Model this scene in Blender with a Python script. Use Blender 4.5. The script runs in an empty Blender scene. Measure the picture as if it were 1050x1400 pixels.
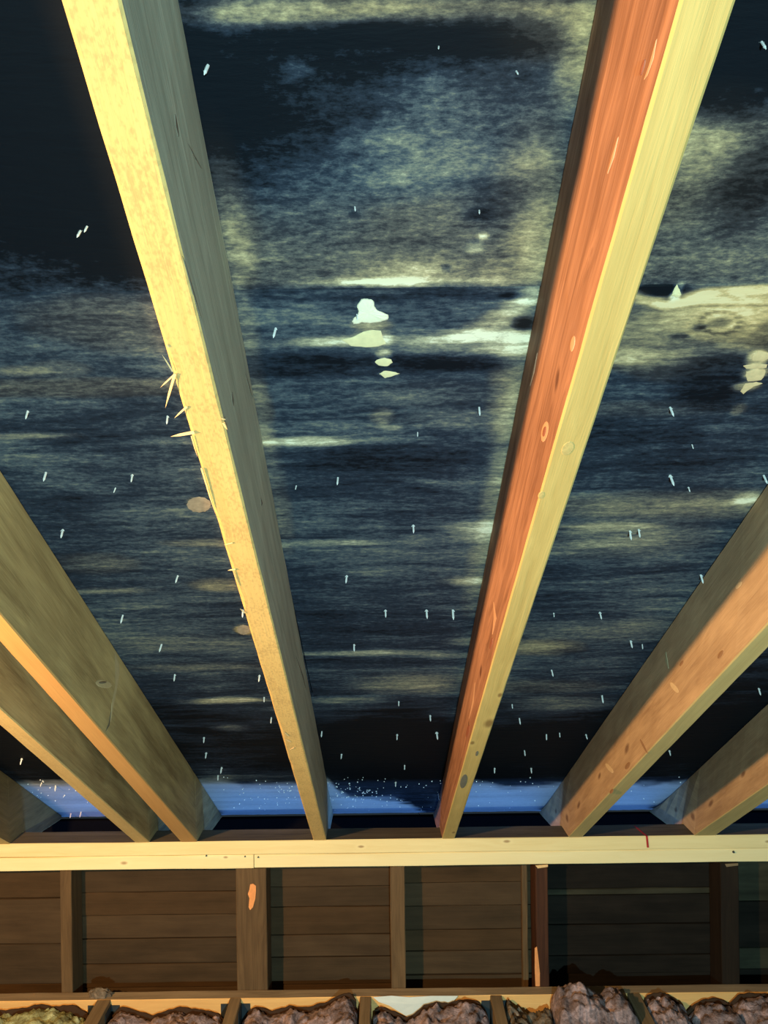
import bpy, bmesh, math, random
import numpy as np
from mathutils import Vector, Matrix, noise
random.seed(7)
SC = bpy.context.scene
COL = SC.collection

# ------------------------------------------------------------ camera
F = 1020.0; ROLL = 0.0125
cam_d = bpy.data.cameras.new('camera'); cam = bpy.data.objects.new('camera', cam_d); COL.objects.link(cam)
cam_d.sensor_fit = 'VERTICAL'; cam_d.sensor_height = 36.0; cam_d.lens = 36.0 * F / 1400.0
cam_d.clip_start = 0.02
_r = Vector((1, 0, -ROLL)).normalized(); _u = Vector((ROLL, 0, 1)).normalized(); _b = Vector((0, -1, 0))
cam.matrix_world = Matrix((( _r.x, _u.x, _b.x, 0), (_r.y, _u.y, _b.y, 0), (_r.z, _u.z, _b.z, 0), (0, 0, 0, 1)))
SC.camera = cam

# ------------------------------------------------------------ world, lights, exposure
w = bpy.data.worlds.new('world'); SC.world = w; w.use_nodes = True
w.node_tree.nodes['Background'].inputs[0].default_value = (0.35, 0.5, 0.6, 1)
w.node_tree.nodes['Background'].inputs[1].default_value = 0.05

def area(name, loc, target, sx, sy, power, color):
    d = bpy.data.lights.new(name, 'AREA'); d.shape = 'RECTANGLE'; d.size = sx; d.size_y = sy
    d.energy = power; d.color = color
    o = bpy.data.objects.new(name, d); COL.objects.link(o); o.location = loc
    o.rotation_euler = (Vector(target) - Vector(loc)).to_track_quat('-Z', 'Y').to_euler()
    return o
def point(name, loc, r, power, color):
    d = bpy.data.lights.new(name, 'POINT'); d.shadow_soft_size = r; d.energy = power; d.color = color
    o = bpy.data.objects.new(name, d); COL.objects.link(o); o.location = loc
    return o
point('work_lamp', (-1.15, 0.45, -0.10), 0.03, 172, (1.0, 0.57, 0.22))
point('torch', (0.15, -0.95, -0.45), 0.02, 205, (0.55, 0.95, 0.97))
area('eave_daylight', (0, 2.318, -1.25), (0, 2.36, 0), 3.2, 0.03, 6.5, (0.13, 0.38, 1.0))

SC.view_settings.view_transform = 'Standard'
try: SC.view_settings.look = 'None'
except Exception: pass
SC.view_settings.gamma = 1.0
SC.view_settings.use_curve_mapping = False
SC.view_settings.exposure = 0.0

# ------------------------------------------------------------ geometry helpers
SL = 0.728                                   # roof slope (rise / run)
ZP = -0.9654                                 # top of the double plate
P0 = ZP + 2.2 * SL                           # plane through the rafters' lower edges  z = P0 - SL*y
S0 = P0 + 0.203                              # underside of the sheathing
def ray(px, py):
    cx = (px - 525) / F; cy = (700 - py) / F
    return cx + ROLL * cy, cy - ROLL * cx
def on_slope(px, py, c):
    a, b = ray(px, py); y = c / (b + SL); return Vector((a * y, y, b * y))
def on_wall(px, py, y):
    a, b = ray(px, py); return Vector((a * y, y, b * y))
def to_px(X, Y, Z):
    a = X / Y; b = Z / Y
    cx = a - ROLL * b; cy = b + ROLL * a
    return 525 + F * cx, 700 - F * cy

def link(name, me, parent=None, loc=(0, 0, 0)):
    o = bpy.data.objects.new(name, me); COL.objects.link(o); o.location = loc
    if parent: o.parent = parent
    return o
def tag(o, label=None, cat=None, group=None, kind=None):
    if label: o['label'] = label
    if cat: o['category'] = cat
    if group: o['group'] = group
    if kind: o['kind'] = kind
    return o

# ------------------------------------------------------------ material helpers
class NT:
    def __init__(s, name):
        s.m = bpy.data.materials.new(name); s.m.use_nodes = True
        s.t = s.m.node_tree; s.n = s.t.nodes; s.b = s.n['Principled BSDF']
    def new(s, typ, **kw):
        n = s.n.new(typ)
        for k, v in kw.items(): setattr(n, k, v)
        return n
    def put(s, sock, v):
        if isinstance(v, bpy.types.NodeSocket): s.t.links.new(v, sock)
        else: sock.default_value = v
    def math(s, op, a, b=0.0, clamp=False):
        n = s.new('ShaderNodeMath', operation=op); n.use_clamp = clamp
        s.put(n.inputs[0], a); s.put(n.inputs[1], b); return n.outputs[0]
    def mapping(s, src, scale, loc=(0, 0, 0)):
        n = s.new('ShaderNodeMapping'); s.put(n.inputs[0], src); n.inputs['Scale'].default_value = scale
        n.inputs['Location'].default_value = loc; return n.outputs[0]
    def noise(s, vec, scale, detail=4, rough=0.55, dist=0.0):
        n = s.new('ShaderNodeTexNoise'); s.put(n.inputs['Vector'], vec); n.inputs['Scale'].default_value = scale
        n.inputs['Detail'].default_value = detail; n.inputs['Roughness'].default_value = rough
        n.inputs['Distortion'].default_value = dist; return n.outputs[0]
    def ramp(s, fac, stops, interp='LINEAR'):
        n = s.new('ShaderNodeValToRGB'); cr = n.color_ramp; cr.interpolation = interp
        while len(cr.elements) < len(stops): cr.elements.new(0.5)
        for e, (p, c) in zip(cr.elements, stops):
            e.position = p; e.color = (c[0], c[1], c[2], 1)
        s.put(n.inputs[0], fac); return n.outputs[0]
    def mix(s, fac, a, b, blend='MIX'):
        n = s.new('ShaderNodeMix', data_type='RGBA', blend_type=blend)
        s.put(n.inputs[0], fac)
        for sk, v in ((n.inputs[6], a), (n.inputs[7], b)):
            if isinstance(v, bpy.types.NodeSocket): s.t.links.new(v, sk)
            else: sk.default_value = (v[0], v[1], v[2], 1)
        return n.outputs[2]
    def ss(s, v, lo, hi):
        n = s.new('ShaderNodeMapRange'); n.interpolation_type = 'SMOOTHSTEP'
        s.put(n.inputs[0], v); n.inputs[1].default_value = lo; n.inputs[2].default_value = hi
        return n.outputs[0]
    def bump(s, h, strength=0.3, dist=0.002):
        n = s.new('ShaderNodeBump'); n.inputs['Strength'].default_value = strength; n.inputs['Distance'].default_value = dist
        s.put(n.inputs['Height'], h); s.t.links.new(n.outputs[0], s.b.inputs['Normal'])
    def attr(s, name, out='Vector'):
        n = s.new('ShaderNodeAttribute'); n.attribute_name = name; return n.outputs[out]
    def done(s, col, rough=0.75, spec=0.25):
        s.put(s.b.inputs['Base Color'], col if isinstance(col, bpy.types.NodeSocket) else (*col, 1))
        s.put(s.b.inputs['Roughness'], rough); s.b.inputs['Specular IOR Level'].default_value = spec
        return s.m

def wood(name, light, dark, speck=0.0, seed=0.0, knots=(), speck_col=None, contrast=1.0, rough=0.7, streak=(1.6, 70, 70)):
    """light/dark albedo; grain runs along gc.x (metres along the board); knots: (s, u, w, radius)"""
    k = NT(name); gc = k.attr('gc')
    warp = k.noise(k.mapping(gc, (3, 14, 14), (seed, seed * 2, 0)), 1.0, 2)
    wv = k.new('ShaderNodeVectorMath', operation='ADD'); k.put(wv.inputs[0], gc)
    cmb = k.new('ShaderNodeCombineXYZ'); k.put(cmb.inputs[1], k.math('MULTIPLY', k.math('SUBTRACT', warp, 0.5), 0.05))
    k.put(cmb.inputs[2], k.math('MULTIPLY', k.math('SUBTRACT', warp, 0.5), 0.05)); k.put(wv.inputs[1], cmb.outputs[0])
    g = k.noise(k.mapping(wv.outputs[0], streak, (seed, seed, seed)), 1.0, 5, 0.62, 0.4)
    fine = k.noise(k.mapping(gc, (14, 420, 420)), 1.0, 3)
    big = k.noise(k.mapping(gc, (3.5, 9, 9), (seed * 3, 1, 2)), 1.0, 3)
    v = k.math('ADD', k.math('MULTIPLY', k.math('SUBTRACT', g, 0.5), 1.7 * contrast), 0.5)
    v = k.math('ADD', v, k.math('MULTIPLY', k.math('SUBTRACT', fine, 0.5), 0.7 * contrast))
    v = k.math('ADD', v, k.math('MULTIPLY', k.math('SUBTRACT', big, 0.5), 0.9 * contrast))
    col = k.ramp(v, [(0.0, dark), (0.95, light)])
    if speck > 0:
        s1 = k.noise(k.mapping(gc, (150, 230, 230)), 1.0, 3, 0.6)
        s2 = k.noise(k.mapping(gc, (22, 30, 30), (seed, 0, 0)), 1.0, 2)
        sp = k.ss(k.math('ADD', k.math('MULTIPLY', s1, 0.75), k.math('MULTIPLY', s2, 0.4)), 0.52, 0.72)
        col = k.mix(k.math('MULTIPLY', sp, speck), col, speck_col or [c * 0.5 for c in dark])
    for (ks, ku, kw, kr) in knots:
        d = k.new('ShaderNodeVectorMath', operation='SUBTRACT'); k.put(d.inputs[0], gc); d.inputs[1].default_value = (ks, ku, kw)
        sc_ = k.new('ShaderNodeVectorMath', operation='MULTIPLY'); k.put(sc_.inputs[0], d.outputs[0]); sc_.inputs[1].default_value = (0.45 / kr, 1 / kr, 1 / kr)
        ln = k.new('ShaderNodeVectorMath', operation='LENGTH'); k.put(ln.inputs[0], sc_.outputs[0])
        dist = k.math('ADD', ln.outputs['Value'], k.math('MULTIPLY', k.math('SUBTRACT', g, 0.5), 0.8))
        core = k.math('SUBTRACT', 1.0, k.ss(dist, 0.25, 1.0))
        halo = k.math('MULTIPLY', k.math('SUBTRACT', 1.0, k.ss(dist, 0.9, 2.2)), 0.3)
        col = k.mix(halo, col, light)
        col = k.mix(k.math('MULTIPLY', core, 0.75), col, (dark[0] * 0.4, dark[1] * 0.3, dark[2] * 0.3))
    k.bump(k.math('ADD', g, k.math('MULTIPLY', fine, 0.5)), 0.35, 0.0015)
    return k.done(col, rough, 0.2)

def plain(name, col, rough=0.6, metal=0.0, var=0.25, scale=60):
    k = NT(name); tc = k.new('ShaderNodeTexCoord').outputs['Object']
    n = k.noise(tc, scale, 4)
    c = k.mix(n, [x * (1 - var) for x in col], [min(1, x * (1 + var)) for x in col])
    k.b.inputs['Metallic'].default_value = metal
    k.bump(n, 0.2, 0.001)
    return k.done(c, rough, 0.05 if max(col) < .01 else .3)

M = {}
M['rafter_gold'] = wood('rafter_gold', (0.74, 0.50, 0.19), (0.55, 0.34, 0.11), speck=0.6, seed=1.3, speck_col=(0.42, 0.26, 0.10), contrast=0.5)
M['rafter_grey'] = wood('rafter_grey', (0.56, 0.63, 0.50), (0.27, 0.30, 0.235), seed=2.1, contrast=0.8, knots=[(1.75, 0.0, 0.09, 0.010), (1.28, 0.0, 0.07, 0.008), (1.03, 0.0, 0.08, 0.006)])  # green-grey tint also carries the dim cool light on this side
M['rafter_olive'] = wood('rafter_olive', (0.52, 0.43, 0.22), (0.22, 0.165, 0.08), seed=3.7, contrast=1.1, streak=(2.2, 30, 30), knots=[(0.72, 0.03, 0.10, 0.012)])
M['rafter_orange_edge'] = wood('rafter_orange_edge', (0.62, 0.34, 0.12), (0.46, 0.23, 0.075), seed=4.1, contrast=0.5)
M['rafter_pale_edge'] = wood('rafter_pale_edge', (0.66, 0.47, 0.20), (0.48, 0.31, 0.12), seed=4.9, contrast=0.6, speck=0.2)
M['rafter_red'] = wood('rafter_red', (0.47, 0.25, 0.175), (0.19, 0.09, 0.062), seed=5.9, contrast=1.25,
                       knots=[(1.55, 0.0, 0.045, 0.011), (1.32, 0.0, 0.035, 0.008), (2.28, 0.0, 0.04, 0.008)])
M['rafter_yellow'] = wood('rafter_yellow', (0.66, 0.46, 0.165), (0.40, 0.26, 0.08), seed=6.4, contrast=0.7,
                          knots=[(1.44, 0.030, 0.0, 0.014), (1.58, 0.033, 0.0, 0.006), (1.33, 0.006, 0.0, 0.007), (0.42, 0.02, 0.0, 0.017), (0.57, 0.03, 0.0, 0.008)])
M['rafter_tan'] = wood('rafter_tan', (0.62, 0.43, 0.26), (0.32, 0.20, 0.115), seed=7.7, contrast=0.9, streak=(5, 40, 40),
                       knots=[(0.62, 0, 0.05, 0.012), (0.47, 0, 0.04, 0.012), (0.85, 0, 0.06, 0.010), (1.1, 0, 0.05, 0.012), (0.30, 0, 0.05, 0.01)])
M['rafter_buff'] = wood('rafter_buff', (0.56, 0.42, 0.18), (0.36, 0.25, 0.10), seed=8.8, contrast=0.6)
M['rafter_brown'] = wood('rafter_brown', (0.30, 0.20, 0.09), (0.15, 0.095, 0.04), seed=9.3)
M['plate_wood'] = wood('plate_wood', (0.92, 0.80, 0.46), (0.74, 0.58, 0.27), seed=10.2, contrast=0.5,
                       knots=[(0.33, 0.01, 0.03, 0.008), (0.53, 0.02, 0.025, 0.007), (0.555, 0.02, 0.025, 0.007), (1.85, 0.0, 0.03, 0.006),
                              (1.42, 0.0, 0.02, 0.005), (2.62, 0, 0.02, 0.006), (2.95, 0, 0.02, 0.012)])
M['plate_wood_low'] = wood('plate_wood_low', (0.94, 0.84, 0.52), (0.80, 0.65, 0.33), seed=12.2, contrast=0.45,
                       knots=[(0.20, 0.0, 0.035, 0.006), (0.72, 0.0, 0.02, 0.007), (1.02, 0, 0.034, 0.005), (1.36, 0, 0.03, 0.006)])
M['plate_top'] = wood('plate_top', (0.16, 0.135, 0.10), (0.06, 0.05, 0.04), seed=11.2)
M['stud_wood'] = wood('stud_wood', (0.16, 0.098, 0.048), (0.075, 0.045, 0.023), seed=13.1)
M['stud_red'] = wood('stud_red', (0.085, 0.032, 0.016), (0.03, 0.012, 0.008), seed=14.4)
M['stud_shaded'] = wood('stud_shaded', (0.022, 0.014, 0.009), (0.010, 0.006, 0.004), seed=14.9)  # stud wood darkened to carry the shadow over the right bays
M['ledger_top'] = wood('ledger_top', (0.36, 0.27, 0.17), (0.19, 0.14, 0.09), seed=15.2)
M['ledger_wood'] = wood('ledger_wood', (0.88, 0.55, 0.22), (0.62, 0.34, 0.12), seed=16.5, contrast=0.6)
M['joist_wood'] = wood('joist_wood', (0.27, 0.19, 0.11), (0.13, 0.09, 0.05), seed=17.7)
M['splinter_wood'] = plain('splinter_wood', (0.80, 0.52, 0.25), 0.7)
M['bare_wood'] = plain('bare_wood', (0.80, 0.33, 0.12), 0.7)
M['nail_metal'] = plain('nail_metal', (0.92, 0.94, 0.92), 0.35, 0.0, 0.1)
M['droplet'] = plain('droplet', (0.9, 0.95, 1.0), 0.1, 0.0, 0.02)
M['soffit_black'] = plain('soffit_black', (0.004, 0.004, 0.005), 0.9)
M['knot_brown'] = plain('knot_brown', (0.40, 0.27, 0.18), 0.8, 0, .5, 120)
M['felt'] = plain('felt', (0.006, 0.007, 0.009), 0.9)
M['dark_steel'] = plain('dark_steel', (0.05, 0.065, 0.08), 0.45, 0.4)
M['paper_white'] = plain('paper_white', (0.72, 0.78, 0.76), 0.7, 0, 0.12, 25)
M['paper_brown'] = plain('paper_brown', (0.05, 0.024, 0.012), 0.8, 0, 0.3, 40)
M['red_crayon'] = plain('red_crayon', (0.45, 0.03, 0.03), 0.7)
M['drywall'] = plain('drywall', (0.30, 0.28, 0.25), 0.9)

def board_mat(name, light, dark, seed):
    k = NT(name); gc = k.attr('gc')
    g = k.noise(k.mapping(gc, (3, 45, 45), (seed, seed, 0)), 1.0, 5, 0.6, 0.5)
    b = k.noise(k.mapping(gc, (7, 16, 16), (seed, 3, 1)), 1.0, 3)
    v = k.math('ADD', k.math('MULTIPLY', g, 0.55), k.math('MULTIPLY', b, 0.6))
    col = k.ramp(v, [(0.3, dark), (0.8, light)])
    k.bump(g, 0.5, 0.003)
    return k.done(col, 0.8, 0.15)
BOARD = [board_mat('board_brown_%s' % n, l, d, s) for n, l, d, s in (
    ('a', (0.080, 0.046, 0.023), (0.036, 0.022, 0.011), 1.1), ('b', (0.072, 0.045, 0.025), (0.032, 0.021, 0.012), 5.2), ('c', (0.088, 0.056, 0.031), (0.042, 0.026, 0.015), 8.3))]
SHADEB = board_mat('board_shaded', (0.018, 0.014, 0.011), (0.003, 0.0028, 0.0025), 3.3)  # shadow over the right bays, put into the board colour
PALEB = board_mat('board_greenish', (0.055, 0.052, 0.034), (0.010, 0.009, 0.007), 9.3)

def insulation_mat(name, c1, c2, c3):
    k = NT(name); tc = k.new('ShaderNodeTexCoord').outputs['Object']
    a = k.noise(tc, 22, 5, 0.65, 0.6); b = k.noise(tc, 160, 4, 0.7)
    v = k.math('ADD', k.math('MULTIPLY', a, 0.8), k.math('MULTIPLY', b, 0.3))
    col = k.ramp(v, [(0.38, c1), (0.54, c2), (0.72, c3)])
    k.bump(k.math('ADD', a, k.math('MULTIPLY', b, 0.5)), 0.8, 0.008)
    return k.done(col, 0.95, 0.05)
M['wool_mauve'] = insulation_mat('wool_mauve', (0.08, 0.058, 0.060), (0.26, 0.20, 0.215), (0.62, 0.46, 0.50))
M['wool_green'] = insulation_mat('wool_green', (0.13, 0.11, 0.05), (0.32, 0.34, 0.18), (0.62, 0.68, 0.42))
M['wool_grey'] = insulation_mat('wool_grey', (0.05, 0.04, 0.035), (0.16, 0.13, 0.10), (0.36, 0.28, 0.22))

def plywood_mat(name, sx, sv, amp, seed, fine=0.7):
    k = NT(name); gc = k.attr('gc'); st = k.attr('stain', 'Color')
    sep = k.new('ShaderNodeSeparateColor'); k.put(sep.inputs[0], st)
    bare, dark, warm = sep.outputs[0], sep.outputs[1], sep.outputs[2]
    w1 = k.noise(k.mapping(gc, (2.2, 7, 1), (seed, 0, 0)), 1.0, 3)
    cmb = k.new('ShaderNodeCombineXYZ'); k.put(cmb.inputs[1], k.math('MULTIPLY', k.math('SUBTRACT', w1, 0.5), 0.07))
    wv = k.new('ShaderNodeVectorMath', operation='ADD'); k.put(wv.inputs[0], gc); k.put(wv.inputs[1], cmb.outputs[0])
    s1 = k.noise(k.mapping(wv.outputs[0], (sx, sv, 1), (seed, seed, 0)), 1.0, 6, 0.62, 0.3)
    s2 = k.noise(k.mapping(wv.outputs[0], (sx * 5, sv * 4, 1), (seed, 0, seed)), 1.0, 4, 0.65)
    s3 = k.noise(k.mapping(gc, (3.0, 3.6, 1), (seed * 2, 0, 0)), 1.0, 4, 0.6, 0.3)
    s4 = k.noise(k.mapping(gc, (75, 170, 1)), 1.0, 5, 0.75)
    v = k.math('MULTIPLY', k.math('SUBTRACT', s1, 0.5), amp)
    v = k.math('ADD', v, k.math('MULTIPLY', k.math('SUBTRACT', s2, 0.5), amp * 0.75))
    v = k.math('ADD', v, k.math('MULTIPLY', k.math('SUBTRACT', s3, 0.5), 0.7))
    v = k.math('ADD', v, k.math('MULTIPLY', k.math('SUBTRACT', s4, 0.5), fine))
    v = k.math('ADD', v, 0.33)
    v = k.math('SUBTRACT', v, k.math('MULTIPLY', dark, 0.75))
    v = k.math('ADD', v, k.math('MULTIPLY', bare, 0.58))
    cool = k.ramp(v, [(0.0, (0.002, 0.004, 0.008)), (0.28, (0.021, 0.030, 0.050)), (0.46, (0.070, 0.086, 0.108)), (0.66, (0.21, 0.205, 0.165)), (0.84, (0.50, 0.45, 0.31)), (1.0, (0.92, 0.86, 0.66))])
    warmc = k.ramp(v, [(0.0, (0.018, 0.013, 0.012)), (0.30, (0.07, 0.048, 0.032)), (0.5, (0.19, 0.13, 0.07)), (0.72, (0.44, 0.29, 0.13)), (0.9, (0.70, 0.44, 0.19)), (1.0, (0.84, 0.58, 0.30))])
    col = k.mix(warm, cool, warmc)
    rime = k.attr('stain', 'Alpha')
    rimec = k.ramp(k.math('ADD', k.math('MULTIPLY', s1, 0.7), k.math('MULTIPLY', s4, 0.5)), [(0.3, (0.22, 0.24, 0.28)), (0.75, (0.42, 0.46, 0.52))])
    col = k.mix(rime, col, rimec)
    k.bump(k.math('ADD', s1, k.math('MULTIPLY', s2, 0.6)), 0.35, 0.004)
    return k.done(col, 0.7, 0.12)
M['ply_upper'] = plywood_mat('ply_upper', 4.0, 22, 0.6, 1.7, 1.1)
M['ply_middle'] = plywood_mat('ply_middle', 2.6, 24, 0.80, 4.4, .85)
M['ply_lower'] = plywood_mat('ply_lower', 2.4, 20, 0.85, 9.1, .8)

# ------------------------------------------------------------ mesh helpers
def mesh_from(name, verts, faces, mats, fmat=None, gc=None, smooth=False, loc=(0, 0, 0)):
    me = bpy.data.meshes.new(name)
    L = Vector(loc)
    me.from_pydata([tuple(Vector(v) - L) for v in verts], [], faces)
    for m in mats: me.materials.append(m)
    if fmat:
        for p, i in zip(me.polygons, fmat): p.material_index = i
    if gc is not None:
        a = me.attributes.new('gc', 'FLOAT_VECTOR', 'POINT')
        a.data.foreach_set('vector', np.array(gc, dtype=np.float32).ravel())
    bm = bmesh.new(); bm.from_mesh(me); bmesh.ops.recalc_face_normals(bm, faces=bm.faces); bm.to_mesh(me); bm.free()
    if smooth:
        for p in me.polygons: p.use_smooth = True
    return me

def box_mesh(name, x0, x1, y0, y1, z0, z1, mats, face_mats=None, ch=0.002, axis='x', loc=None, off=(0, 0, 0), seg=0.08, jit=0.0007):
    """a board with worn edges: 8-sided section swept along `axis`, split along its length.
    face_mats = material slots for (section faces) bottom, side+, top, side-"""
    ax = {'x': 0, 'y': 1, 'z': 2}[axis]
    lo = [x0, y0, z0]; hi = [x1, y1, z1]
    o1, o2 = [i for i in range(3) if i != ax]
    n = max(1, int((hi[ax] - lo[ax]) / seg))
    a0, a1, b0, b1 = lo[o1], hi[o1], lo[o2], hi[o2]
    prof = [(a0 + ch, b0), (a1 - ch, b0), (a1, b0 + ch), (a1, b1 - ch), (a1 - ch, b1), (a0 + ch, b1), (a0, b1 - ch), (a0, b0 + ch)]
    verts, gc, faces, fm = [], [], [], []
    for i in range(n + 1):
        s = lo[ax] + (hi[ax] - lo[ax]) * i / n
        for a, b in prof:
            j1, j2 = random.uniform(-jit, jit), random.uniform(-jit, jit)
            v = [0, 0, 0]; v[ax] = s; v[o1] = a + j1; v[o2] = b + j2; verts.append(v)
            gc.append((s - lo[ax] + off[0], a - a0 + off[1], b - b0 + off[2]))
    fmi = face_mats or (0, 0, 0, 0)
    seq = [fmi[0], fmi[0], fmi[1], fmi[1], fmi[2], fmi[3], fmi[3], fmi[3]]
    for i in range(n):
        for j in range(8):
            p, q = i * 8 + j, i * 8 + (j + 1) % 8
            faces.append((p, q, q + 8, p + 8)); fm.append(seq[j])
    faces.append(tuple(range(8))); fm.append(0)
    faces.append(tuple(n * 8 + j for j in range(8))); fm.append(0)
    L = loc or ((x0 + x1) / 2, (y0 + y1) / 2, z0)
    return mesh_from(name, verts, faces, mats, fm, gc, loc=L), L

def board(name, *args, parent=None, **kw):
    me, L = box_mesh(name, *args, **kw)
    o = link(name, me, None, L)
    if parent:
        o.parent = parent; o.location = Vector(L) - parent.location
    return o

# ------------------------------------------------------------ roof deck (ceiling)
CEIL_END = 2.60
def slope_slab(name, x0, x1, y0, y1, c0, c1, mats):
    v = []
    for x in (x0, x1):
        for y in (y0, y1):
            for c in (c0, c1): v.append((x, y, c - SL * y))
    f = [(0, 1, 3, 2), (4, 6, 7, 5), (0, 4, 5, 1), (2, 3, 7, 6), (0, 2, 6, 4), (1, 5, 7, 3)]
    return mesh_from(name, v, f, mats, loc=(0, y0, c0 - SL * y0))
y0c = 0.30
ceiling = link('ceiling', slope_slab('ceiling', -1.75, 1.75, y0c, CEIL_END, S0 + 0.024, S0 + 0.034, [M['felt']]), None, (0, y0c, S0 + 0.024 - SL * y0c))
tag(ceiling, 'mould-darkened plywood roof deck above the rafters, studded with nail tips', kind='structure')

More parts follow.
